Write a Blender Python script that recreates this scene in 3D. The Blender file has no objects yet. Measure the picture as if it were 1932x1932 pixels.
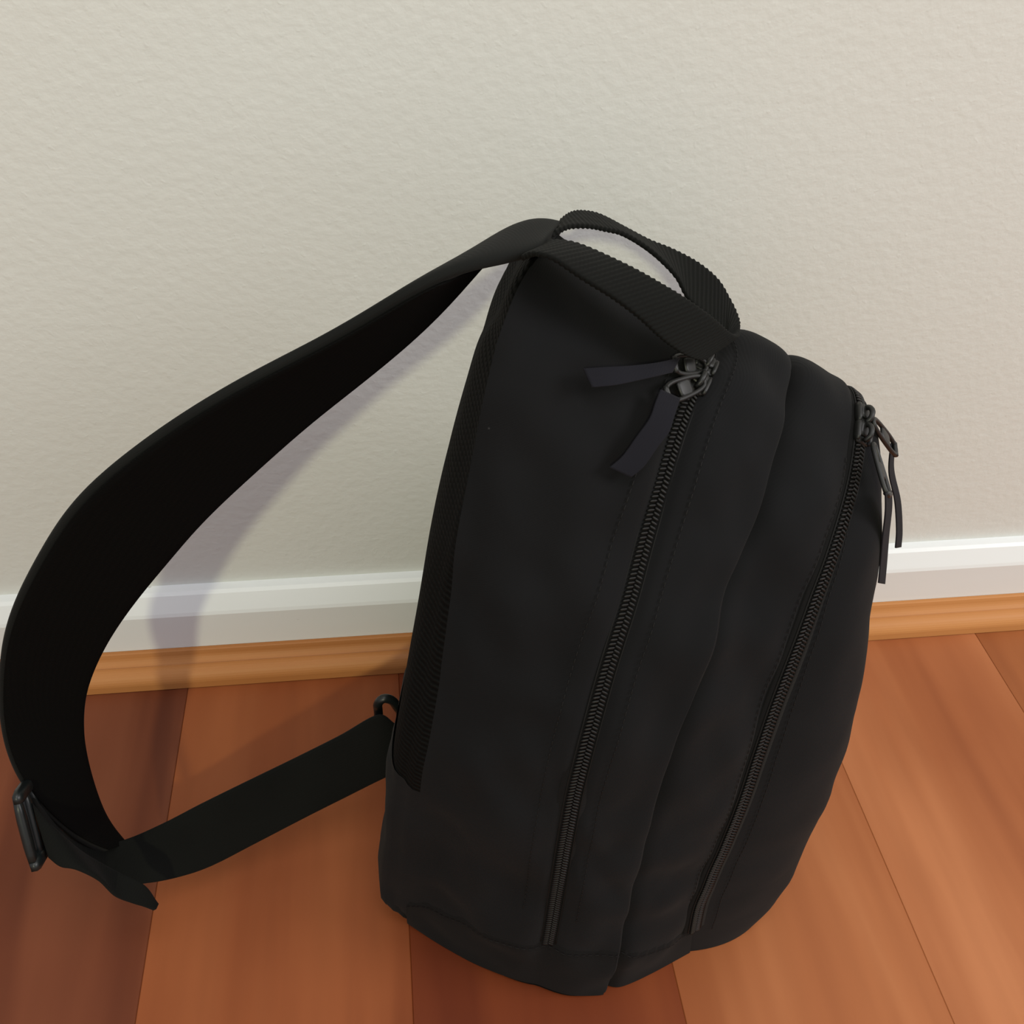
import bpy, math, random
import numpy as np
from mathutils import Vector, Matrix, noise

scene = bpy.context.scene
C = scene.collection
random.seed(4)

# ---------------------------------------------------------------- camera
cam_data = bpy.data.cameras.new('camera')
cam = bpy.data.objects.new('camera', cam_data)
C.objects.link(cam)
ROT = ((0.992277, 0.051438, -0.112870), (-0.118479, 0.662435, -0.739691), (0.036721, 0.747351, 0.663414))
cam.matrix_world = Matrix.Translation((-0.06362, -0.43113, 0.49274)) @ Matrix(ROT).to_4x4()
cam_data.sensor_width = 36.0
cam_data.lens = 36.0*1850.0/1932.0
cam_data.clip_start = .01
scene.camera = cam

# ---------------------------------------------------------------- world, lamps, exposure
world = bpy.data.worlds.new('room_air')
scene.world = world
world.use_nodes = True
bg = world.node_tree.nodes['Background']
bg.inputs[0].default_value = (.98, .97, 1.0, 1)
bg.inputs[1].default_value = .66
def area(name, loc, target, size, power, color, shape='DISK'):
    d = bpy.data.lights.new(name, 'AREA'); d.shape = shape; d.size = size
    d.energy = power; d.color = color
    o = bpy.data.objects.new(name, d); C.objects.link(o)
    o.location = loc
    o.rotation_euler = (Vector(target)-Vector(loc)).to_track_quat('-Z', 'Y').to_euler()
    return o
area('lamp_light', (-.43, -1.84, 1.27), (-.1, -.1, .2), .08, 13, (1.0, .99, .63))
area('window_light', (1.85, -.85, 1.45), (0, -.15, .1), .8, 22, (1.0, .97, .96), 'SQUARE')
area('ceiling_bounce', (.15, -.75, 2.3), (.1, -.25, 0), .9, 12, (1.0, .97, .95), 'SQUARE')  # overhead fill added as ceiling bounce, deepens shadows under strap and webbing
scene.view_settings.view_transform = 'Standard'
scene.view_settings.look = 'None'
scene.view_settings.gamma = 1
scene.view_settings.use_curve_mapping = False
scene.view_settings.exposure = 0.0

# ---------------------------------------------------------------- materials
def material(name):
    m = bpy.data.materials.new(name); m.use_nodes = True
    nt = m.node_tree; b = nt.nodes['Principled BSDF']
    return m, nt, b
def node(nt, kind, **kw):
    n = nt.nodes.new(kind)
    for k, v in kw.items():
        if k in n.inputs.keys(): n.inputs[k].default_value = v
        else: setattr(n, k, v)
    return n
def coords(nt, scale=(1, 1, 1), out='Object', rot=(0, 0, 0)):
    tc = node(nt, 'ShaderNodeTexCoord'); mp = node(nt, 'ShaderNodeMapping')
    mp.inputs['Scale'].default_value = scale; mp.inputs['Rotation'].default_value = rot
    nt.links.new(tc.outputs[out], mp.inputs[0])
    return mp.outputs[0]
def ramp(nt, fac, stops):
    r = node(nt, 'ShaderNodeValToRGB')
    e = r.color_ramp.elements
    while len(e) < len(stops): e.new(.5)
    for el, (p, c) in zip(e, stops):
        el.position = p; el.color = (*c, 1) if len(c) == 3 else c
    nt.links.new(fac, r.inputs[0])
    return r.outputs[0]
def mix(nt, kind, fac, a, b):
    n = node(nt, 'ShaderNodeMix', data_type='RGBA', blend_type=kind)
    for sock, v in ((n.inputs[0], fac), (n.inputs[6], a), (n.inputs[7], b)):
        if hasattr(v, 'links'): nt.links.new(v, sock)
        else: sock.default_value = v if not isinstance(v, tuple) else (*v, 1)
    return n.outputs[2]
def bump(nt, b, height, strength, dist, prev=None):
    n = node(nt, 'ShaderNodeBump', Strength=strength, Distance=dist)
    nt.links.new(height, n.inputs['Height'])
    if prev is not None: nt.links.new(prev, n.inputs['Normal'])
    nt.links.new(n.outputs[0], b.inputs['Normal'])
    return n.outputs[0]

def wall_paint():
    m, nt, b = material('cream_wall_paint')
    v = coords(nt)
    big = node(nt, 'ShaderNodeTexNoise', Scale=3.0, Detail=3.0); nt.links.new(v, big.inputs[0])
    nt.links.new(ramp(nt, big.outputs[0], [(.3, (.632, .640, .618)), (.7, (.655, .662, .642))]), b.inputs['Base Color'])
    n1 = node(nt, 'ShaderNodeTexNoise', Scale=190.0, Detail=3.0, Roughness=.5); nt.links.new(coords(nt, (1, 1, 1.1)), n1.inputs[0])
    n2 = node(nt, 'ShaderNodeTexNoise', Scale=38.0, Detail=2.0); nt.links.new(v, n2.inputs[0])
    p = bump(nt, b, n1.outputs[0], .22, .0016)
    p = bump(nt, b, n2.outputs[0], .10, .002, p)
    n3 = node(nt, 'ShaderNodeTexNoise', Scale=260.0, Detail=1.0); nt.links.new(v, n3.inputs[0])
    nib = ramp(nt, n3.outputs[0], [(.66, (0, 0, 0)), (.74, (1, 1, 1))])
    bump(nt, b, nib, .10, .0007, p)
    b.inputs['Roughness'].default_value = .55
    return m
def gloss_paint():
    m, nt, b = material('white_gloss_paint')
    v = coords(nt)
    n = node(nt, 'ShaderNodeTexNoise', Scale=60.0, Detail=2.0); nt.links.new(coords(nt, (.15, 1, 1)), n.inputs[0])
    sp = node(nt, 'ShaderNodeTexNoise', Scale=170.0, Detail=0.0); nt.links.new(v, sp.inputs[0])
    spot = ramp(nt, sp.outputs[0], [(.835, (.72, .74, .755)), (.86, (.5, .5, .5))])
    nt.links.new(spot, b.inputs['Base Color'])
    bump(nt, b, n.outputs[0], .2, .001)
    b.inputs['Roughness'].default_value = .35
    return m
def wood(name, axis, tint=None, contrast=1.0):
    """timber; axis is the direction of the grain; tint None takes the colour of each object"""
    m, nt, b = material(name)
    s = {'x': (1.2, 26, 26), 'y': (17, 1.6, 17)}[axis]
    info = node(nt, 'ShaderNodeObjectInfo')
    tc = node(nt, 'ShaderNodeTexCoord')
    off = node(nt, 'ShaderNodeVectorMath', operation='MULTIPLY_ADD')
    nt.links.new(info.outputs['Location'], off.inputs[0]); off.inputs[1].default_value = (7.3, 3.1, 0)
    nt.links.new(tc.outputs['Object'], off.inputs[2])
    def nz(scale, detail, sc, dist=0.0):
        mp = node(nt, 'ShaderNodeMapping'); mp.inputs['Scale'].default_value = sc
        nt.links.new(off.outputs[0], mp.inputs[0])
        n = node(nt, 'ShaderNodeTexNoise', Scale=scale, Detail=detail, Distortion=dist)
        nt.links.new(mp.outputs[0], n.inputs[0])
        return n.outputs[0]
    base = info.outputs['Color'] if tint is None else None
    broad = nz(1.0, 3.0, s, .6)
    fine = nz(5.0, 4.0, s, .2)
    cloud = nz(9.0, 2.0, (1, .5, 1) if axis == 'y' else (.5, 1, 1))
    g = ramp(nt, broad, [(.34, (.64, .52, .44)), (.46, (.96, .93, .91)), (.54, (1, 1, 1)), (.66, (1.15, 1.24, 1.34))])
    f2 = ramp(nt, fine, [(.3, (.92, .90, .88)), (.7, (1.04, 1.04, 1.04))])
    c2 = ramp(nt, cloud, [(.36, (.78, .69, .60)), (.64, (1.1, 1.15, 1.2))])
    col = mix(nt, 'MULTIPLY', .9*contrast, base if base else tint, g)
    col = mix(nt, 'MULTIPLY', .8*contrast, col, f2)
    col = mix(nt, 'MULTIPLY', .8*contrast, col, c2)
    nt.links.new(col, b.inputs['Base Color'])
    bump(nt, b, fine, .05, .001)
    b.inputs['Roughness'].default_value = .5
    b.inputs['Specular IOR Level'].default_value = .25
    return m
def fabric(name, col, rough=.85, sheen=.04, weave=2600, strength=.12, lint=True, ang=.5):
    m, nt, b = material(name)
    v = coords(nt)
    w = node(nt, 'ShaderNodeTexWave', Scale=weave/6.283, Distortion=1.0, Detail=1.0); w.wave_type = 'BANDS'; w.bands_direction = 'Z'
    nt.links.new(coords(nt, rot=(0, ang, 0)), w.inputs[0])
    n = node(nt, 'ShaderNodeTexNoise', Scale=weave*1.1, Detail=2.0); nt.links.new(v, n.inputs[0])
    tone = node(nt, 'ShaderNodeTexNoise', Scale=28.0, Detail=2.0); nt.links.new(v, tone.inputs[0])
    k = .82; cc = ramp(nt, tone.outputs[0], [(.3, tuple(x*k for x in col)), (.7, tuple(x*1.15 for x in col))])
    if lint:
        sp = node(nt, 'ShaderNodeTexVoronoi', Scale=26.0); sp.inputs['Randomness'].default_value = 1.0
        nt.links.new(v, sp.inputs[0])
        dot = ramp(nt, sp.outputs['Distance'], [(.010, (1, 1, 1)), (.017, (0, 0, 0))])
        cc = mix(nt, 'ADD', .05, cc, dot)
    nt.links.new(cc, b.inputs['Base Color'])
    p = bump(nt, b, w.outputs[0], strength, .0004)
    bump(nt, b, n.outputs[0], strength, .0004, p)
    b.inputs['Roughness'].default_value = rough
    b.inputs['Sheen Weight'].default_value = sheen
    b.inputs['Sheen Roughness'].default_value = .6
    b.inputs['Sheen Tint'].default_value = (.5, .5, .5, 1)
    b.inputs['Specular IOR Level'].default_value = .12
    return m
def mesh_fabric(name, col, scale, strength, dist):
    m, nt, b = material(name)
    hs = []
    for dirn, sc in (('Z', scale), ('Y', scale*.8)):
        w = node(nt, 'ShaderNodeTexWave', Scale=sc/6.283, Distortion=.6, Detail=1.0); w.bands_direction = dirn
        nt.links.new(coords(nt), w.inputs[0]); hs.append(w.outputs[0])
    h = node(nt, 'ShaderNodeMath', operation='MULTIPLY'); nt.links.new(hs[0], h.inputs[0])
    k = node(nt, 'ShaderNodeMath', operation='MULTIPLY_ADD'); nt.links.new(hs[1], k.inputs[0]); k.inputs[1].default_value = .5; k.inputs[2].default_value = .5
    nt.links.new(k.outputs[0], h.inputs[1])
    nt.links.new(ramp(nt, h.outputs[0], [(.1, tuple(x*.3 for x in col)), (.6, col)]), b.inputs['Base Color'])
    bump(nt, b, h.outputs[0], strength, dist)
    b.inputs['Roughness'].default_value = .9
    b.inputs['Specular IOR Level'].default_value = .1
    return m
def plain(name, col, rough, spec=.5, metal=0.0):
    m, nt, b = material(name)
    n = node(nt, 'ShaderNodeTexNoise', Scale=300.0, Detail=2.0); nt.links.new(coords(nt), n.inputs[0])
    nt.links.new(ramp(nt, n.outputs[0], [(.3, tuple(x*.85 for x in col)), (.7, tuple(x*1.1 for x in col))]), b.inputs['Base Color'])
    b.inputs['Roughness'].default_value = rough; b.inputs['Metallic'].default_value = metal
    b.inputs['Specular IOR Level'].default_value = spec
    return m
M = {
    'wall': wall_paint(), 'gloss': gloss_paint(),
    'plank': wood('floor_timber', 'y'),
    'trim': wood('trim_timber', 'x', (.46, .198, .064), .5),
    'subfloor': plain('subfloor_board', (.02, .008, .004), .9, .1),
    'fabric': fabric('black_twill', (.0046, .0047, .0054)),
    'band': fabric('black_twill_base', (.0036, .0035, .0037)),
    'lining': mesh_fabric('black_strap_lining', (.0016, .0015, .0013), 2600, .2, .0005),
    'strap': fabric('black_strap_cloth', (.0056, .0060, .0055), lint=False),
    'mesh': mesh_fabric('black_spacer_mesh', (.0042, .0041, .0037), 800, .9, .0012),
    'web': fabric('black_webbing', (.0030, .0033, .0027), weave=1500, strength=.15, lint=False, sheen=.03),
    'tape': fabric('black_zip_tape', (.0046, .0044, .0046), weave=1500, lint=False),
    'tab': fabric('navy_black_ribbon', (.0075, .0074, .0110), weave=2200, lint=False),
    'thread': plain('black_thread', (.005, .0048, .0048), .7, .2),
    'teeth': plain('black_nylon', (.0048, .0046, .0044), .5, .3),
    'metal': plain('black_enamel', (.0062, .0065, .0060), .45, .45),
    'plastic': plain('black_plastic', (.0065, .0085, .0085), .38, .4),
}

# ---------------------------------------------------------------- helpers
def link(name, me, mat, parent=None, smooth_shade=True):
    if smooth_shade: me.polygons.foreach_set('use_smooth', [True]*len(me.polygons))
    if mat is not None: me.materials.append(mat)
    o = bpy.data.objects.new(name, me); C.objects.link(o)
    if parent is not None: o.parent = parent
    return o
def mesh(name, verts, faces):
    me = bpy.data.meshes.new(name); me.from_pydata([tuple(map(float, v)) for v in verts], [], faces); me.update()
    return me
def grid_mesh(name, G, flip=False):
    n, m = G.shape[:2]
    faces = []
    for i in range(n-1):
        for j in range(m-1):
            q = (i*m+j, (i+1)*m+j, (i+1)*m+j+1, i*m+j+1)
            faces.append(q[::-1] if flip else q)
    return mesh(name, G.reshape(-1, 3), faces)
def unit(v):
    v = np.asarray(v, float)
    return v/np.maximum(np.linalg.norm(v, axis=-1, keepdims=True), 1e-12)
def ribbon(name, A, B, n, thick, shift=0.0, power=4.0, m=16, rib=None, soft=0):
    """solid band between two edge curves; rib = (pitch, depth, edge depth)"""
    A = smooth(catmull(A, n), soft); B = smooth(catmull(B, n), soft)
    mid = (A+B)/2; W = B-A; T = unit(np.gradient(mid, axis=0)); N = unit(np.cross(T, W))
    if thick < 0: N = -N; thick = -thick
    d = np.r_[0, np.cumsum(np.linalg.norm(np.diff(mid, axis=0), axis=1))]
    V = []
    for i in range(n):
        th = thick; ws = 1.0
        if rib:
            k = .5+.5*math.cos(2*math.pi*d[i]/rib[0])
            th = thick+rib[1]*k; ws = 1+rib[2]*k
        for q in range(m):
            a = 2*math.pi*(q+.5)/m; ca, sa = math.cos(a), math.sin(a)
            w = math.copysign(abs(ca)**(2/power), ca)*.5*ws
            h = math.copysign(abs(sa)**(2/power), sa)*.5
            V.append(mid[i]+W[i]*w+N[i]*(h*th+shift*thick))
    F = []
    for i in range(n-1):
        for q in range(m):
            r = (q+1) % m
            F.append((i*m+q, i*m+r, (i+1)*m+r, (i+1)*m+q))
    F.append(tuple(range(m))[::-1]); F.append(tuple((n-1)*m+q for q in range(m)))
    return mesh(name, V, F)
def tube(name, P, r, closed=False, m=10):
    P = np.asarray(P, float); n = len(P)
    T = unit(np.roll(P, -1, 0)-np.roll(P, 1, 0)) if closed else unit(np.gradient(P, axis=0))
    up = np.array([.31, .22, .92]); V = []; F = []
    for i in range(n):
        a = unit(np.cross(T[i], up)); b = np.cross(T[i], a)
        for q in range(m):
            t = 2*math.pi*q/m; V.append(P[i]+r*(a*math.cos(t)+b*math.sin(t)))
    for i in range(n if closed else n-1):
        j = (i+1) % n
        for q in range(m):
            s = (q+1) % m; F.append((i*m+q, i*m+s, j*m+s, j*m+q))
    if not closed: F += [tuple(range(m))[::-1], tuple((n-1)*m+q for q in range(m))]
    return V, F
def join(parts):
    V, F = [], []
    for v, f in parts:
        k = len(V); V += list(v); F += [tuple(i+k for i in g) for g in f]
    return V, F
def brick(o, ax, ay, az, bevel=.25):
    """bevelled block spanned by half axes"""
    o, ax, ay, az = (np.asarray(v, float) for v in (o, ax, ay, az))
    V = []; k = 1-bevel
    for z, s in ((-1, k), (-.6, 1), (.6, 1), (1, k)):
        for x, y in ((-1, -k), (-k, -1), (k, -1), (1, -k), (1, k), (k, 1), (-k, 1), (-1, k)):
            V.append(o+ax*x*s+ay*y*s+az*z)
    F = [tuple(range(8))[::-1], tuple(range(24, 32))]
    for r in range(3):
        for q in range(8):
            s = (q+1) % 8; F.append((r*8+q, r*8+s, r*8+8+s, r*8+8+q))
    return V, F

CURVES = {
    'C1': [(-0.0707, -0.1925, -0.0029), (-0.0673, -0.2005, 0.0485), (-0.0654, -0.2030, 0.0821), (-0.0622, -0.2040, 0.1346), (-0.0556, -0.1990, 0.1811), (-0.0485, -0.1850, 0.2255), (-0.0419, -0.1720, 0.2656), (-0.0350, -0.1600, 0.2932), (-0.0286, -0.1500, 0.3184), (-0.0224, -0.1430, 0.3360), (-0.0164, -0.1340, 0.3388), (-0.0090, -0.1210, 0.3369), (-0.0013, -0.1070, 0.3333)],
    'C2': [(-0.0093, -0.2305, 0.0040), (-0.0070, -0.2330, 0.0531), (-0.0039, -0.2280, 0.1369), (-0.0001, -0.2220, 0.1753), (0.0093, -0.2070, 0.2155), (0.0169, -0.1950, 0.2359), (0.0243, -0.1810, 0.2589), (0.0333, -0.1640, 0.2787), (0.0417, -0.1490, 0.2931), (0.0499, -0.1380, 0.2969), (0.0587, -0.1240, 0.2945)],
    'C3': [(0.0234, -0.2360, 0.0012), (0.0240, -0.2360, 0.0553), (0.0285, -0.2300, 0.1267), (0.0349, -0.2180, 0.1787), (0.0432, -0.2060, 0.2045), (0.0524, -0.1910, 0.2342), (0.0642, -0.1780, 0.2507), (0.0699, -0.1680, 0.2624), (0.0766, -0.1540, 0.2760), (0.0817, -0.1420, 0.2865), (0.0900, -0.1280, 0.2878)],
    'C4': [(0.0698, -0.2220, 0.0007), (0.0649, -0.2250, 0.0551), (0.0717, -0.2190, 0.1175), (0.0789, -0.2080, 0.1660), (0.0872, -0.1960, 0.2005), (0.0977, -0.1810, 0.2316), (0.1069, -0.1660, 0.2504), (0.1151, -0.1500, 0.2606), (0.1173, -0.1410, 0.2692), (0.1201, -0.1280, 0.2738)],
    'C0': [(-0.0220, -0.1180, 0.3225), (-0.0259, -0.1220, 0.3088), (-0.0303, -0.1230, 0.3018), (-0.0347, -0.1260, 0.2902), (-0.0395, -0.1320, 0.2755), (-0.0446, -0.1370, 0.2594), (-0.0491, -0.1420, 0.2426), (-0.0533, -0.1480, 0.2259), (-0.0568, -0.1550, 0.2094), (-0.0595, -0.1600, 0.1963), (-0.0630, -0.1660, 0.1807), (-0.0665, -0.1700, 0.1619), (-0.0701, -0.1720, 0.1392), (-0.0736, -0.1740, 0.1147), (-0.0755, -0.1750, 0.0996), (-0.0777, -0.1750, 0.0777), (-0.0804, -0.1750, 0.0544), (-0.0817, -0.1750, 0.0396), (-0.0812, -0.1780, 0.0241), (-0.0779, -0.1830, 0.0113), (-0.0743, -0.1880, 0.0036), (-0.0716, -0.1940, 0.0016)],
    'strap_near': [(-0.0136, -0.1340, 0.3399), (-0.0190, -0.1400, 0.3408), (-0.0267, -0.1460, 0.3407), (-0.0348, -0.1500, 0.3436), (-0.0425, -0.1520, 0.3438), (-0.0527, -0.1540, 0.3400), (-0.0663, -0.1550, 0.3316), (-0.0802, -0.1560, 0.3240), (-0.0942, -0.1570, 0.3172), (-0.1084, -0.1580, 0.3107), (-0.1229, -0.1590, 0.3029), (-0.1360, -0.1600, 0.2951), (-0.1475, -0.1610, 0.2876), (-0.1617, -0.1620, 0.2768), (-0.1728, -0.1620, 0.2668), (-0.1827, -0.1620, 0.2552), (-0.1929, -0.1620, 0.2404), (-0.2024, -0.1620, 0.2262), (-0.2113, -0.1620, 0.2112), (-0.2188, -0.1620, 0.1953), (-0.2253, -0.1620, 0.1766), (-0.2316, -0.1630, 0.1545), (-0.2339, -0.1650, 0.1392), (-0.2344, -0.1670, 0.1268), (-0.2325, -0.1700, 0.1150), (-0.2272, -0.1720, 0.0968), (-0.2221, -0.1720, 0.0787), (-0.2164, -0.1700, 0.0621), (-0.2118, -0.1660, 0.0495)],
    'strap_far': [(0.0010, -0.0960, 0.3295), (-0.0033, -0.0990, 0.3344), (-0.0103, -0.1030, 0.3372), (-0.0183, -0.1090, 0.3370), (-0.0259, -0.1160, 0.3330), (-0.0320, -0.1220, 0.3286), (-0.0387, -0.1260, 0.3221), (-0.0522, -0.1310, 0.3099), (-0.0638, -0.1340, 0.3011), (-0.0755, -0.1360, 0.2918), (-0.0914, -0.1390, 0.2803), (-0.1038, -0.1410, 0.2697), (-0.1166, -0.1430, 0.2583), (-0.1297, -0.1450, 0.2466), (-0.1412, -0.1460, 0.2348), (-0.1512, -0.1470, 0.2225), (-0.1616, -0.1470, 0.2102), (-0.1723, -0.1480, 0.1969), (-0.1828, -0.1480, 0.1819), (-0.1896, -0.1480, 0.1709), (-0.1963, -0.1480, 0.1578), (-0.2020, -0.1480, 0.1458), (-0.2073, -0.1480, 0.1276), (-0.2111, -0.1480, 0.1081), (-0.2131, -0.1490, 0.0886), (-0.2142, -0.1500, 0.0679), (-0.2137, -0.1520, 0.0521), (-0.2107, -0.1540, 0.0417), (-0.2073, -0.1560, 0.0381)],
    'web_up': [(-0.0713, -0.1340, 0.0891), (-0.0800, -0.1340, 0.0975), (-0.0996, -0.1340, 0.0830), (-0.1215, -0.1360, 0.0708), (-0.1458, -0.1410, 0.0614), (-0.1697, -0.1470, 0.0534), (-0.1882, -0.1520, 0.0470), (-0.2059, -0.1570, 0.0436), (-0.2170, -0.1630, 0.0510), (-0.2266, -0.1680, 0.0717), (-0.2295, -0.1720, 0.1074)],
    'web_low': [(-0.0718, -0.1460, 0.0662), (-0.0800, -0.1470, 0.0619), (-0.0967, -0.1470, 0.0500), (-0.1188, -0.1510, 0.0401), (-0.1465, -0.1570, 0.0284), (-0.1677, -0.1640, 0.0232), (-0.1826, -0.1690, 0.0241), (-0.1974, -0.1740, 0.0294), (-0.2091, -0.1790, 0.0406), (-0.2178, -0.1840, 0.0655), (-0.2241, -0.1870, 0.0851)],
    'tail_up': [(-0.2284, -0.1760, 0.1094), (-0.2223, -0.1800, 0.0958), (-0.2158, -0.1810, 0.0762), (-0.2044, -0.1840, 0.0630), (-0.1919, -0.1870, 0.0526), (-0.1878, -0.1900, 0.0382)],
    'tail_low': [(-0.2241, -0.1900, 0.0878), (-0.2192, -0.1930, 0.0842), (-0.2118, -0.1940, 0.0819), (-0.2047, -0.1950, 0.0731), (-0.2004, -0.1950, 0.0562), (-0.1880, -0.1940, 0.0405)],
    'handle_up': [(-0.0078, -0.1240, 0.3403), (-0.0018, -0.1260, 0.3406), (0.0053, -0.1300, 0.3397), (0.0183, -0.1360, 0.3357), (0.0297, -0.1390, 0.3302), (0.0389, -0.1400, 0.3248), (0.0499, -0.1380, 0.3162), (0.0584, -0.1330, 0.3076), (0.0648, -0.1260, 0.3020), (0.0685, -0.1180, 0.3005), (0.0689, -0.1100, 0.3021), (0.0671, -0.1040, 0.3052), (0.0635, -0.0980, 0.3098), (0.0569, -0.0910, 0.3133), (0.0482, -0.0840, 0.3156), (0.0396, -0.0780, 0.3169), (0.0294, -0.0760, 0.3215), (0.0184, -0.0780, 0.3279), (0.0109, -0.0820, 0.3312), (0.0057, -0.0870, 0.3330), (0.0011, -0.0940, 0.3338), (-0.0036, -0.1020, 0.3325)],
    'handle_low': [(-0.0203, -0.1420, 0.3436), (-0.0177, -0.1470, 0.3475), (-0.0118, -0.1500, 0.3473), (-0.0019, -0.1510, 0.3407), (0.0092, -0.1530, 0.3340), (0.0181, -0.1540, 0.3272), (0.0295, -0.1530, 0.3164), (0.0416, -0.1480, 0.3068), (0.0503, -0.1400, 0.3029), (0.0565, -0.1330, 0.3017), (0.0598, -0.1260, 0.3013), (0.0570, -0.1190, 0.3040), (0.0483, -0.1130, 0.3099), (0.0444, -0.1070, 0.3158), (0.0382, -0.1030, 0.3215), (0.0311, -0.1010, 0.3265), (0.0228, -0.1020, 0.3316), (0.0160, -0.1040, 0.3343), (0.0092, -0.1070, 0.3371), (0.0020, -0.1100, 0.3387), (-0.0020, -0.1130, 0.3392), (-0.0076, -0.1170, 0.3385)],
    'tab1_a': [(0.0373, -0.1454, 0.3057), (0.0270, -0.1526, 0.3086), (0.0163, -0.1573, 0.3108), (0.0064, -0.1603, 0.3126), (-0.0009, -0.1612, 0.3130)],
    'tab1_b': [(0.0330, -0.1521, 0.3039), (0.0262, -0.1572, 0.3061), (0.0178, -0.1612, 0.3072), (0.0098, -0.1641, 0.3078), (0.0018, -0.1652, 0.3080)],
    'tab2_a': [(0.0277, -0.1585, 0.3014), (0.0251, -0.1631, 0.2992), (0.0226, -0.1672, 0.2956), (0.0176, -0.1714, 0.2911), (0.0128, -0.1749, 0.2861), (0.0079, -0.1776, 0.2834)],
    'tab2_b': [(0.0356, -0.1578, 0.2968), (0.0322, -0.1644, 0.2942), (0.0299, -0.1685, 0.2906), (0.0253, -0.1724, 0.2869), (0.0203, -0.1765, 0.2822), (0.0156, -0.1787, 0.2794)],
    'pull1': [(0.0503, -0.1381, 0.2970), (0.0351, -0.1468, 0.3037)],
    'pull2': [(0.0477, -0.1455, 0.2955), (0.0310, -0.1564, 0.2978)],
    'slide1': [(0.0511, -0.1350, 0.2949)],
    'slide2': [(0.0468, -0.1431, 0.2930)],
    'tab3_a': [(0.1426, -0.1280, 0.2495), (0.1467, -0.1280, 0.2342), (0.1571, -0.1260, 0.2137), (0.1644, -0.1250, 0.1946), (0.1673, -0.1250, 0.1837)],
    'tab3_b': [(0.1370, -0.1340, 0.2528), (0.1410, -0.1340, 0.2374), (0.1500, -0.1320, 0.2194), (0.1571, -0.1310, 0.2007), (0.1601, -0.1310, 0.1893)],
    'tab4_a': [(0.1242, -0.1640, 0.2542), (0.1272, -0.1640, 0.2445), (0.1312, -0.1630, 0.2291), (0.1350, -0.1630, 0.2138), (0.1382, -0.1630, 0.2004)],
    'tab4_b': [(0.1164, -0.1720, 0.2602), (0.1200, -0.1710, 0.2498), (0.1235, -0.1700, 0.2362), (0.1270, -0.1700, 0.2213), (0.1299, -0.1700, 0.2089)],
    'pull3': [(0.1222, -0.1400, 0.2695), (0.1396, -0.1350, 0.2501)],
    'pull4': [(0.1178, -0.1520, 0.2677), (0.1202, -0.1690, 0.2561)],
    'slide3': [(0.1201, -0.1380, 0.2707)],
    'slide4': [(0.1180, -0.1450, 0.2664)],
    'ring': [(-0.0697, -0.1240, 0.0877), (-0.0725, -0.1250, 0.0962), (-0.0766, -0.1260, 0.0997), (-0.0796, -0.1260, 0.0958), (-0.0798, -0.1260, 0.0881), (-0.0792, -0.1380, 0.0624), (-0.0747, -0.1380, 0.0546), (-0.0707, -0.1360, 0.0582), (-0.0688, -0.1260, 0.0841)],
    'buckle': [(-0.2312, -0.1720, 0.1155), (-0.2277, -0.1890, 0.0866)],
}

# ---------------------------------------------------------------- bag surface
def catmull(P, n):
    """dense Catmull-Rom curve through P, resampled to n points of equal arc length"""
    P = np.asarray(P, float)
    Q = np.vstack([2*P[0]-P[1], P, 2*P[-1]-P[-2]])
    out = []
    for i in range(1, len(Q)-2):
        p0, p1, p2, p3 = Q[i-1], Q[i], Q[i+1], Q[i+2]
        for t in np.linspace(0, 1, 24, endpoint=False):
            out.append(.5*((2*p1)+(p2-p0)*t+(2*p0-5*p1+4*p2-p3)*t*t+(3*p1-p0-3*p2+p3)*t**3))
    out.append(P[-1])
    return resample(np.array(out), n)
def resample(C, n):
    d = np.r_[0, np.cumsum(np.linalg.norm(np.diff(C, axis=0), axis=1))]
    t = np.linspace(0, d[-1], n)
    return np.stack([np.interp(t, d, C[:, k]) for k in range(C.shape[1])], 1)
def smooth(C, k):
    C = C.copy()
    for _ in range(k):
        C[1:-1] = .25*C[:-2]+.5*C[1:-1]+.25*C[2:]
    return C
NS = 161                                   # samples of half an arch
YAWN = (math.sin(math.radians(13)), math.cos(math.radians(13)))   # the bag is turned a little: its cross direction
def arch(P, y0, drop):
    near = smooth(catmull(P, NS), 30)
    a = near[-1]; b = near[0]
    far = near[::-1].copy()
    s = np.linspace(0, 1, NS)[::-1]
    ym = y0 + (a[1]-y0)*s**1.2             # the middle plane leans back a little towards the wall
    far[:, 1] = 2*ym - far[:, 1]
    far[:, 0] += YAWN[0]/YAWN[1]*(far[:, 1]-near[::-1][:, 1])
    i = np.arange(NS); far[:, 2] -= drop*np.clip(i/14, 0, 1)*np.exp(-(np.maximum(i-14, 0)/22)**2)
    full = np.vstack([near, far[1:]])
    k = NS-1                               # round the apex off
    full[k-26:k+27] = smooth(full[k-26:k+27], 60)
    return full
STATION = {}
def build_stations(curves):
    for k in ('C1', 'C2', 'C3', 'C4'):
        STATION[k] = arch(curves[k], {'C1': -.120, 'C2': -.131, 'C3': -.139, 'C4': -.144}[k], .009 if k == 'C1' else 0)
def surf_u(u):
    """arch at station parameter u: 0 back seam, 1 main zip, 2 pocket fold, 3 pocket zip"""
    S = [STATION[k] for k in ('C1', 'C2', 'C3', 'C4')]
    S = [2*S[0]-S[1]] + S + [2*S[3]-S[2]]
    i = min(int(u), 2); t = u-i
    p0, p1, p2, p3 = S[i], S[i+1], S[i+2], S[i+3]
    return .5*((2*p1)+(p2-p0)*t+(2*p0-5*p1+4*p2-p3)*t*t+(3*p1-p0-3*p2+p3)*t**3)
def grid_normals(G):
    a = np.gradient(G, axis=0); b = np.gradient(G, axis=1)
    n = np.cross(a, b)
    return n/np.maximum(np.linalg.norm(n, axis=2, keepdims=True), 1e-9)

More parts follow.
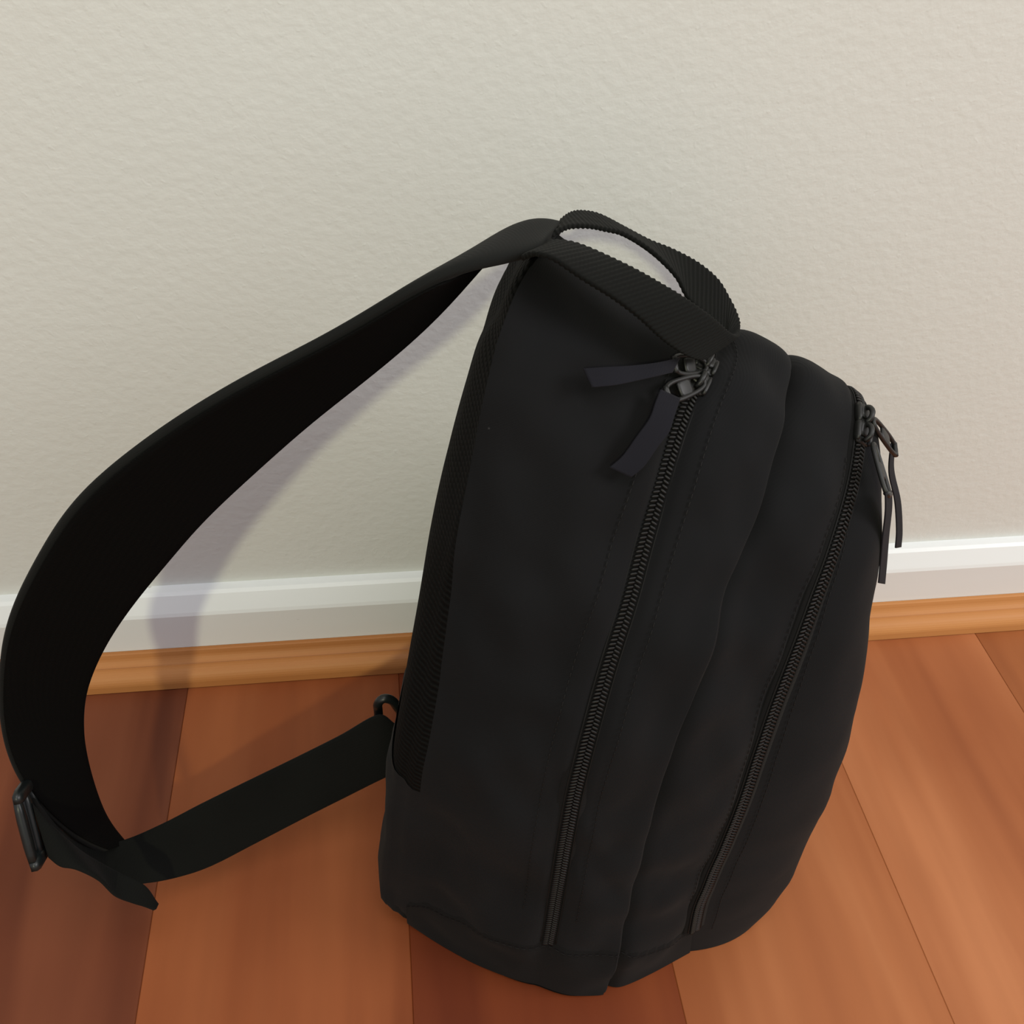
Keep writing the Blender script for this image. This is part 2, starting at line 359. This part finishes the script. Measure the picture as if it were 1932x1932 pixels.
def bulge(u, t):
    """pillow shape of the padded panels between the seams, fullest over the top (t: 0 bottom, 1 top)"""
    a = np.clip((t-.55)/.4, 0, 1); a = a*a*(3-2*a)
    if u < 1:   return np.sin(np.pi*u)**.8*(.0026 + .000*a)
    if u < 2:   return np.sin(np.pi*(u-1))**.8*(.0008 + .0045*a)
    return np.sin(np.pi*(u-2))**.8*(.0008 + .0025*a)
def full_grid(us):
    G = np.array([surf_u(u) for u in us])
    N = grid_normals(G)
    t = 1-np.abs(np.linspace(-1, 1, 2*NS-1))
    for i, u in enumerate(us):
        G[i] += N[i]*bulge(u, t)[:, None]
    return G

build_stations(CURVES)

# ---------------------------------------------------------------- the room
def structure(o):
    o['kind'] = 'structure'; return o
def extrude_x(name, prof, x0, x1):
    n = len(prof)
    V = [(x, y, z) for x in (x0, x1) for y, z in prof]
    F = [(i, (i+1) % n, n+(i+1) % n, n+i) for i in range(n)] + [tuple(range(n))[::-1], tuple(range(n, 2*n))]
    return mesh(name, V, F)
X0, X1, Y0 = -1.63, 1.62, -2.2
structure(link('wall_back', extrude_x('wall_back', [(0, -.02), (0, 2.4), (.1, 2.4), (.1, -.02)], X0, X1), M['wall'], smooth_shade=False))
def arc(cy, cz, r, a0, a1, k=6):
    return [(cy+r*math.cos(math.radians(a0+(a1-a0)*i/k)), cz+r*math.sin(math.radians(a0+(a1-a0)*i/k))) for i in range(k+1)]
prof = [(0, 0), (-.013, 0), (-.013, .0470), (-.0122, .0492), (-.0072, .0592), (-.0052, .0608), (0, .0614)]
bb = structure(link('baseboard_back', extrude_x('baseboard_back', prof, X0, X1), M['gloss'], smooth_shade=False))
prof = [(-.0132, .0006), (-.0132, .0196), (-.0150, .0196)] + arc(-.0150, .0186, .0010, 90, 150, 3) + \
       arc(-.0235, .0188, .0072, -10, -75, 6) + arc(-.0220, .0050, .0080, 85, 175, 8) + [(-.0300, .0006)]
structure(link('trim_1', extrude_x('trim_1', prof, X0, X1), M['trim'], smooth_shade=False))
floor = structure(link('floor', mesh('floor', [(x, y, z) for z in (-.03, -.012) for x, y in ((X0, Y0), (X1, Y0), (X1, .0), (X0, .0))],
        [(3, 2, 1, 0), (4, 5, 6, 7), (0, 1, 5, 4), (1, 2, 6, 5), (2, 3, 7, 6), (3, 0, 4, 7)]), M['subfloor'], smooth_shade=False))
PW = .13
w, b_ = PW/2-.00004, .00035
pv = []; pf = []
sec = [(-w, -.012), (w, -.012), (w, -b_), (w-b_, 0), (-w+b_, 0), (-w, -b_)]
pv = [(x, y, z) for y in (Y0, 0) for x, z in sec]
pf = [(i, (i+1) % 6, 6+(i+1) % 6, 6+i)[::-1] for i in range(6)] + [tuple(range(6)), tuple(range(6, 12))[::-1]]
plank_mesh = mesh('plank', pv, pf)
plank_mesh.materials.append(M['plank'])
tones = {-1: (.155, .045, .017), 0: (.155, .042, .016), 1: (.245, .066, .019), 2: (.175, .036, .008), 3: (.335, .108, .036), 4: (.37, .125, .045), 5: (.34, .115, .037)}  # dark red plank: its tone includes the shade in front of the bag
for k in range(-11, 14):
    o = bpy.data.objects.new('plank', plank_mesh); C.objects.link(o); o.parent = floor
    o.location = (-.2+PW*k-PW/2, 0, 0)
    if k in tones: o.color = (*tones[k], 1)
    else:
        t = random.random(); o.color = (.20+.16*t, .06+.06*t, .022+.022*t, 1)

# ---------------------------------------------------------------- the bag
bag = bpy.data.objects.new('sling_backpack', None); C.objects.link(bag)
bag.location = (.03, -.14, 0); bag.empty_display_size = .05
bag['label'] = 'black fabric sling backpack standing on the wooden floor against the wall, strap looping left'
bag['category'] = 'backpack'
OFF = Matrix.Translation((-.03, .14, 0))
def part(name, me, mat, parent=None, kind=None, label=None):
    o = link(name, me, mat, parent or bag)
    if parent is None: o.matrix_parent_inverse = OFF
    if kind: o['kind'] = kind
    if label: o['label'] = label
    return o

UM = np.linspace(0, 2, 111); UP = np.linspace(2, 3, 61)
T1 = 1-np.abs(np.linspace(-1, 1, 2*NS-1))
GA = full_grid(np.r_[UM, UP[1:]]); NA = grid_normals(GA); UA = np.r_[UM, UP[1:]]
def wrinkle(p, t):
    q = Vector((p[0]*20+p[2]*13, p[1]*20, p[2]*17-p[0]*13))
    a = noise.noise(q)*.0046 + noise.noise(q*2.1+Vector((5, 1, 2)))*.0030
    r = Vector((p[0]*55+p[2]*30, p[1]*30, p[2]*30))
    return a + noise.noise(r)*.0006
DEN = [  # creases pressed into the cloth: centre, radii along x and z, depth, slope
    ((-.045, -.200, .235), .006, .040, -.0018, .2), ((-.052, -.205, .105), .008, .030, -.0035, .25),
    ((-.060, -.200, .045), .006, .025, -.0030, .2), ((.012, -.215, .190), .010, .022, .0018, -.6),
    ((-.015, -.215, .180), .009, .030, -.0015, -.5), ((.005, -.225, .135), .007, .018, .0018, -.7),
    ((.015, -.228, .100), .006, .020, -.0016, -.6), ((-.035, -.215, .150), .012, .030, .0020, -.5),
    ((.050, -.185, .225), .010, .018, .0020, .3), ((.030, -.185, .240), .006, .018, -.0018, .5),
    ((.085, -.190, .215), .008, .02, -.0015, .4), ((.055, -.22, .15), .010, .03, .0012, .3)]
def crease(p):
    s = 0
    for c, rx, rz, d, sl in DEN:
        dz = p[2]-c[2]; dx = p[0]-c[0]-sl*dz
        if p[1] < -.13: s += d*math.exp(-(dx/rx)**2-(dz/rz)**2)
    return s
metre = np.linalg.norm(np.gradient(GA, axis=0), axis=2)/np.gradient(UA)[:, None]     # length of one unit of u
D = np.zeros(GA.shape[:2])
for i in range(GA.shape[0]):
    for j in range(GA.shape[1]):
        p = GA[i, j]; u = UA[i]
        lo = min(1.0, p[2]/.03)
        d = (wrinkle(p, T1[j])+crease(p))*lo
        for uz, wz in ((1.0, .0050), (3.0, .0060)):
            w_ = (u-uz)*metre[i, j]
            d = d*(1-.8*math.exp(-(w_/.009)**2)) - .0013*math.exp(-(w_/wz)**4)*min(1, max(0, (p[2]-.025)/.03))
        D[i, j] = d
k2 = len(UM)-1
Gm = GA[:k2+1].copy()+NA[:k2+1]*D[:k2+1, :, None]
for i in range(k2+1):                                     # the main compartment ends in a rolled lip over the pocket
    w_ = (2-UM[i])*metre[i]
    Gm[i] += NA[i]*(.0016*np.exp(-(np.maximum(w_-.001, 0)/.006)**2))[:, None]
tuck = [Gm[k2]-NA[k2]*.0012+unit(np.gradient(GA, axis=0)[k2])*.0012, Gm[k2]-NA[k2]*.004+unit(np.gradient(GA, axis=0)[k2])*.0009, Gm[k2]-NA[k2]*.009]
Gm = np.concatenate([Gm, np.array(tuck)])
Gm[:, :, 2] = np.maximum(Gm[:, :, 2], .0008)
main_part = part('main_compartment', grid_mesh('main_compartment', Gm), M['fabric'])
Gp = GA[k2:].copy()+NA[k2:]*D[k2:, :, None]
for i in range(len(UP)):
    w_ = (UP[i]-2)*metre[k2+i]
    Gp[i] -= NA[k2+i]*(.0026*np.exp(-(w_/.005)**2))[:, None]
Gp = np.concatenate([(Gp[0]-NA[k2]*.006-unit(np.gradient(GA, axis=0)[k2])*.004)[None], Gp])
Gp[:, :, 2] = np.maximum(Gp[:, :, 2], .0008)
pocket = part('front_pocket', grid_mesh('front_pocket', Gp), M['fabric'])

# front of the pocket: a domed panel inside the pocket zip
e4 = Gp[-1]; nh = NS
ZF = [0, .015, .035, .06, .10, .15, .19, .22, .25, .265, .28]
XF = [.129, .136, .139, .141, .142, .142, .138, .134, .129, .125, .120]
TH = np.linspace(0, math.pi, 61)
Gf = np.zeros((nh, len(TH), 3))
for j in range(nh):
    a, b2 = e4[j], e4[2*NS-2-j]
    xf = np.interp(a[2], ZF, XF)
    for q, th in enumerate(TH):
        c_, s_ = math.cos(th), math.sin(th)
        yy = math.copysign(abs(c_)**.75, c_); bx = s_**.85
        base_ = a*(1+yy)/2+b2*(1-yy)/2
        Gf[j, q] = base_+np.array([1.0, 0, 0])*(xf-base_[0])*bx
Nf = grid_normals(Gf)
for j in range(nh):
    for q in range(len(TH)):
        p = Gf[j, q]; ed = min(1, 4*math.sin(TH[q]))*min(1, (nh-1-j)/12)
        Gf[j, q] = p+np.array([1., 0, 0])*wrinkle(p, 0)*.55*ed*min(1, p[2]/.03)
Gf[:, :, 2] = np.maximum(Gf[:, :, 2], .0008)
front_panel = part('pocket_front_panel', grid_mesh('pocket_front_panel', Gf, True), M['fabric'])

# back: spacer mesh above, plain cloth below; padded edge rolls out from the seam and the panel runs across to the far seam
e1 = Gm[0]
pad = smooth(catmull(CURVES['C0'], 200), 12); pad = pad[np.argsort(pad[:, 2])]
TB = np.linspace(0, 1, 61)
Gb = np.zeros((nh, len(TB), 3))
nx, ny = YAWN
jt = int(np.argmax(e1[:NS, 2] > .331))
for j in range(nh):
    a, b2 = e1[j], e1[2*NS-2-j]
    top = min(1, max(0, (jt-j)/14))*min(1, j/12)
    across = (b2-a)[:2]; flat = across/max(np.linalg.norm(across), 1e-6)*min(.018, np.linalg.norm(across)*.2)
    o0 = (np.array([np.interp(a[2], pad[:, 2], pad[:, k]) for k in (0, 1)])-a[:2])*top+flat*(1-top)
    dn = o0[0]*nx+o0[1]*ny
    of = np.array([o0[0]-2*dn*nx, o0[1]-2*dn*ny])
    p0 = a+np.array([o0[0]*.55, o0[1]*.18, 0]); p1 = a+np.array([*o0, 0]); p2 = b2+np.array([*of, 0]); p3 = b2+np.array([of[0]*.55, of[1]*.18, 0])
    Gb[j] = catmull([a, p0, p1, p2, p3, b2], len(TB))
for j in range(nh):
    if e1[j][2] < .132:
        for q in range(len(TB)):
            p = Gb[j, q]; s_ = math.sin(math.pi*TB[q])
            Gb[j, q, 0] += .0022*noise.noise(Vector((0, p[1]*110, p[2]*28)))*min(1, 3*s_)*min(1, p[2]/.03)
Gb[:, :, 2] = np.maximum(Gb[:, :, 2], .0008)
js = int(np.argmin(np.abs(e1[:NS, 2]-.134)))
part('back_mesh_panel', grid_mesh('back_mesh_panel', Gb[js-2:]), M['mesh'], label='ribbed black spacer mesh back panel')
low = Gb[:js+1].copy(); low[:, :, 0] -= (.0012*np.sin(np.pi*TB)**.5)[None, :]*np.linspace(.3, 1, js+1)[:, None]
part('lower_back_panel', grid_mesh('lower_back_panel', low), M['fabric'])
# underside
loop = [Gm[i, 0] for i in range(0, k2+1, 3)]+[Gp[i, 0] for i in range(1, len(Gp), 3)]+[Gf[0, q] for q in range(1, len(TH)-1)]
loop += [Gp[i, -1] for i in range(len(Gp)-1, 0, -3)]+[Gm[i, -1] for i in range(k2, -1, -3)]+[Gb[0, q] for q in range(len(TB)-2, 0, -1)]
loop = [np.array([v[0], v[1], .0007]) for v in loop]
cen = np.mean(loop, axis=0); nl = len(loop)
part('underside', mesh('underside', loop+[cen], [(nl, (i+1) % nl, i) for i in range(nl)]), M['band'])

# base band: a second layer of cloth round the foot
def rows_to(P, z):
    return int(np.argmax(P[:NS, 2] > z))
def band(name, G, N, sel, zs, far):
    cols = []
    for i, zt in zip(sel, zs):
        g = G[i][::-1] if far else G[i]; n_ = N[i][::-1] if far else N[i]
        k = rows_to(g, zt); seg = resample(g[:k+1], 14); nn = resample(n_[:k+1], 14)
        off = np.full(14, .0008); off[-1] = -.0004; off[-2] = .0006
        cols.append(seg+nn*off[:, None])
    A = np.array(cols); A[:, :, 2] = np.maximum(A[:, :, 2], .0009)
    return grid_mesh(name, A, far)
selm = list(range(0, k2-1, 2)); selp = list(range(2, len(Gp)))
zm = np.interp(UM[selm], [0, .2, .6, 1, 2], [.034, .044, .051, .052, .051]); zp_ = np.interp(np.r_[2, UP][selp], [2, 3], [.050, .029])
NP = np.concatenate([NA[k2][None], NA[k2:]])
for far in (False, True):
    part('base_band', band('base_band', Gm, NA[:k2+1], selm, zm, far), M['band'])
    part('pocket_base_band', band('pocket_base_band', Gp, NP, selp, zp_, far), M['band'])

# ---------------------------------------------------------------- seams, zips
def offset_curve(u0, dw, sl=slice(None), lift=.0006):
    """line on the side of the bag, dw metres from station u0"""
    out, nn = [], []
    for j in range(GA.shape[1]):
        i0 = np.interp(u0, UA, np.arange(len(UA)))
        u = u0+dw/np.interp(i0, np.arange(len(UA)), metre[:, j])
        i = np.interp(u, UA, np.arange(len(UA))); i1 = int(min(i, len(UA)-2)); t = i-i1
        Q = GA[:, j]+NA[:, j]*D[:, j, None]
        n_ = unit(NA[i1, j]*(1-t)+NA[i1+1, j]*t)
        out.append(Q[i1]*(1-t)+Q[i1+1]*t+n_*lift); nn.append(n_)
    return np.array(out)[sl], np.array(nn)[sl]
def along(n, P, *more):
    d = np.r_[0, np.cumsum(np.linalg.norm(np.diff(P, axis=0), axis=1))]; t = np.linspace(0, d[-1], n)
    return [np.stack([np.interp(t, d, V[:, k]) for k in range(3)], 1) for V in (P,)+more]
def stitches(P, N, pitch=.0030, length=.0021, r=.00020):
    L_ = np.linalg.norm(np.diff(P, axis=0), axis=1).sum(); n = int(L_/pitch)
    Q, Nn = along(n, P, N); Nn = unit(Nn); T = unit(np.gradient(Q, axis=0)); out = []
    for i in range(n):
        b2 = np.cross(T[i], Nn[i])
        out.append(brick(Q[i], T[i]*length/2, b2*r, Nn[i]*r*.8, .4))
    return join(out)
sl = slice(34, 2*NS-1-34)
sets = [stitches(*offset_curve(1, .0125, sl)), stitches(*offset_curve(1, -.0115, sl)), stitches(*offset_curve(3, -.0080, slice(34, NS-16))), stitches(*offset_curve(3, -.0080, slice(NS+16, 2*NS-35)))]
part('topstitching', mesh('topstitching', *join(sets)), M['thread'], kind='stuff')
bs = []
for G_, N_, sel, zz in ((Gm, NA[:k2+1], selm, zm), (Gp, NP, selp, zp_)):
    P_ = np.array([G_[i][rows_to(G_[i], z-.0025)]+N_[i][rows_to(G_[i], z)]*.0014 for i, z in zip(sel, zz)])
    P_[:, 2] = zz-.0022
    bs.append(stitches(P_, np.array([N_[i][20] for i in sel])))
part('base_stitching', mesh('base_stitching', *join(bs)), M['thread'], kind='stuff')

def zipper(name, P, N, tape_half, label):
    P = smooth(P, 4); T = unit(np.gradient(P, axis=0)); B = unit(np.cross(T, N)); N = unit(np.cross(B, T))
    z = part(name, mesh(name+'_tape', *strip(P, B, N, tape_half)), M['tape'], label=label)
    L_ = np.linalg.norm(np.diff(P, axis=0), axis=1).sum(); n = int(L_/.00168)
    Q, t_, b2, n2 = along(n, P, T, B, N); t_, b2, n2 = unit(t_), unit(b2), unit(n2)
    out = []
    for i in range(n):
        for s in (-1, 1):
            o = Q[i]+b2[i]*s*.00128+n2[i]*.0010+t_[i]*(.00042*s)
            ax = b2[i]*.00132+t_[i]*s*-.00045
            out.append(brick(o, ax, t_[i]*.00050, n2[i]*.0006, .45))
    cord = [tube('c', resample(P+N*.0006+B*s*.0034, 160), .00038, m=6) for s in (-1, 1)]
    o = link('zipper_teeth', mesh('zipper_teeth', *join(out)), M['teeth'], z); o['kind'] = 'stuff'
    link('tape_cord', mesh('tape_cord', *join(cord)), M['thread'], z)
    return z
def strip(P, B, N, half):
    V = []; F = []; n = len(P); prof_ = [(-half, -.0006), (-half*.98, .0003), (0, .0004), (half*.98, .0003), (half, -.0006)]
    for i in range(n):
        for w_, h in prof_: V.append(P[i]+B[i]*w_+N[i]*h)
    for i in range(n-1):
        for q in range(4): F.append((i*5+q, i*5+q+1, i*5+6+q, i*5+5+q)[::-1])
    return V, F
Pz, Nz = offset_curve(1, 0, slice(22, 2*NS-1-22), .0004)
zip_main = zipper('main_zipper', Pz, Nz, .0062, 'black coil zip of the main compartment')
i3 = -1
P4 = Gp[-1].copy(); Nfront = grid_normals(Gf)
N4 = NA[-1].copy()
for j in range(NS):
    for jj, q in ((j, 3), (2*NS-2-j, len(TH)-4)):
        v = -Nfront[j, q]
        if v[0] < 0: v = -v
        N4[jj] = unit(N4[jj]*1.0+v*.6)
N4 = unit(smooth(N4, 60)); P4 = P4+N4*.0012
sl4 = slice(16, 2*NS-1-16)
zip_pocket = zipper('pocket_zipper', P4[sl4], N4[sl4], .0058, 'black coil zip of the front pocket')
fs = Gf[:, 2][14:-8]+np.array([.0, -.0006, .0003]); fn = np.tile(np.array([[.3, -.9, .2]]), (len(fs), 1))
part('pocket_stitching', mesh('pocket_stitching', *stitches(fs, unit(fn))), M['thread'], kind='stuff')

# sliders, pullers and ribbon tabs
def frame_of(P, N, q):
    i = int(np.argmin(np.linalg.norm(P-np.asarray(q), axis=1)))
    i = max(2, min(len(P)-3, i))
    t = unit(P[i+2]-P[i-2]); n = unit(N[i]-t*np.dot(N[i], t)); return P[i], t, n, np.cross(t, n)
def slider(zip_part, P, N, q):
    o, t, n, b2 = frame_of(P, N, q)
    bits = [brick(o+n*.0012, t*.0048, b2*.0042, n*.0009, .3), brick(o+n*.0026+t*.0012, t*.0030, b2*.0034, n*.0006, .4)]
    bow = np.array([o+n*(.0026+.0030*math.sin(a))+t*(.0034*math.cos(a)) for a in np.linspace(0, math.pi, 12)])
    bits.append(tube('b', bow, .0011, m=8))
    for s in (-1, 1):
        bits.append(brick(o+n*.0018+b2*s*.0036, t*.0042, b2*.0009, n*.0016, .4))
    link('slider', mesh('slider', *join(bits)), M['metal'], zip_part)
def puller(zip_part, a, b2, n, wide=.0038):
    """flat metal link with an eye at each end"""
    a = np.asarray(a); b2 = np.asarray(b2); t = unit(b2-a); L_ = np.linalg.norm(b2-a)
    s = unit(np.cross(n, t)); n = np.cross(t, s)
    ring = []
    for k in range(40):
        th = 2*math.pi*k/40; c_, s_ = math.cos(th), math.sin(th)
        x = L_/2+math.copysign(abs(c_)**.7, c_)*L_/2
        wv = wide*(.72+.28*x/L_)
        ring.append(a+t*x+s*math.copysign(abs(s_)**.7, s_)*wv)
    bits = [tube('r', np.array(ring), .00095, True, 8)]
    bits.append(brick(a+t*L_*.52, t*L_*.17, s*wide*.8, n*.0007, .3))
    bits.append(tube('x', np.array([a+t*L_*.97+s*w_ for w_ in np.linspace(-wide*.8, wide*.8, 5)]), .0011, False, 8))
    link('puller', mesh('puller', *join(bits)), M['metal'], zip_part)
cv = {k: np.array(v) for k, v in CURVES.items()}
for zp, P_, N_, sk, pk, ta, tb in ((zip_main, Pz, Nz, 'slide1', 'pull1', 'tab1_a', 'tab1_b'), (zip_main, Pz, Nz, 'slide2', 'pull2', 'tab2_a', 'tab2_b'),
                                   (zip_pocket, P4, N4, 'slide3', 'pull3', 'tab3_a', 'tab3_b'), (zip_pocket, P4, N4, 'slide4', 'pull4', 'tab4_a', 'tab4_b')):
    slider(zp, P_, N_, cv[sk][0])
    wdir = unit(cv[tb][0]-cv[ta][0]); tdir = unit(cv[pk][1]-cv[pk][0])
    puller(zp, cv[pk][0], cv[pk][1], unit(np.cross(tdir, wdir)))
    link('pull_tab', ribbon('pull_tab', cv[ta], cv[tb], 40, .0007, power=8), M['tab'], zp)

# ---------------------------------------------------------------- strap, webbing, handle
ribs = (.0021, .0007, .035)
part('carry_handle', ribbon('carry_handle', cv['handle_up'], cv['handle_low'], 640, .0016, power=7, m=14, rib=ribs), M['web'], label='ribbed black webbing grab handle')
st = part('shoulder_strap', ribbon('shoulder_strap', cv['strap_near'], cv['strap_far'], 200, -.0058, shift=.45, power=3.2, m=28, soft=60), M['strap'], label='padded black shoulder strap')
A_ = smooth(catmull(cv['strap_near'], 200), 60); B_ = smooth(catmull(cv['strap_far'], 200), 60)
link('strap_lining', ribbon('strap_lining', A_[19:]*.975+B_[19:]*.025, A_[19:]*.025+B_[19:]*.975, 190, -.0012, shift=-.1, power=4, m=12), M['lining'], st)
part('webbing_strap', ribbon('webbing_strap', cv['web_up'], cv['web_low'], 160, .0016, power=7, m=12), M['web'])
part('webbing_tail', ribbon('webbing_tail', cv['tail_up'], cv['tail_low'], 60, .0018, power=7, m=12), M['web'])
ringp = catmull(np.vstack([cv['ring'], cv['ring'][:1]]), 90)[:-1]
part('strap_ring', mesh('strap_ring', *tube('ring', ringp, .0023, True, 12)), M['plastic'])
ba, bz = cv['buckle']
long_ = unit(bz-ba); Lb = np.linalg.norm(bz-ba)
fwd = np.array([-.05, .86, -.30]); short = unit(fwd-long_*np.dot(fwd, long_)); nb = np.cross(long_, short)
mid_ = (ba+bz)/2
bits = []
for k in (-.008, .0, .008):
    bits.append(brick(mid_+short*k-nb*.0005*abs(k)*100, long_*Lb*.5, short*.0022, nb*.0019, .4))
for s in (-1, 1):
    bits.append(brick(mid_+long_*s*Lb*.47, long_*.0030, short*.0100, nb*.0021, .4))
part('buckle', mesh('buckle', *join(bits)), M['plastic'])
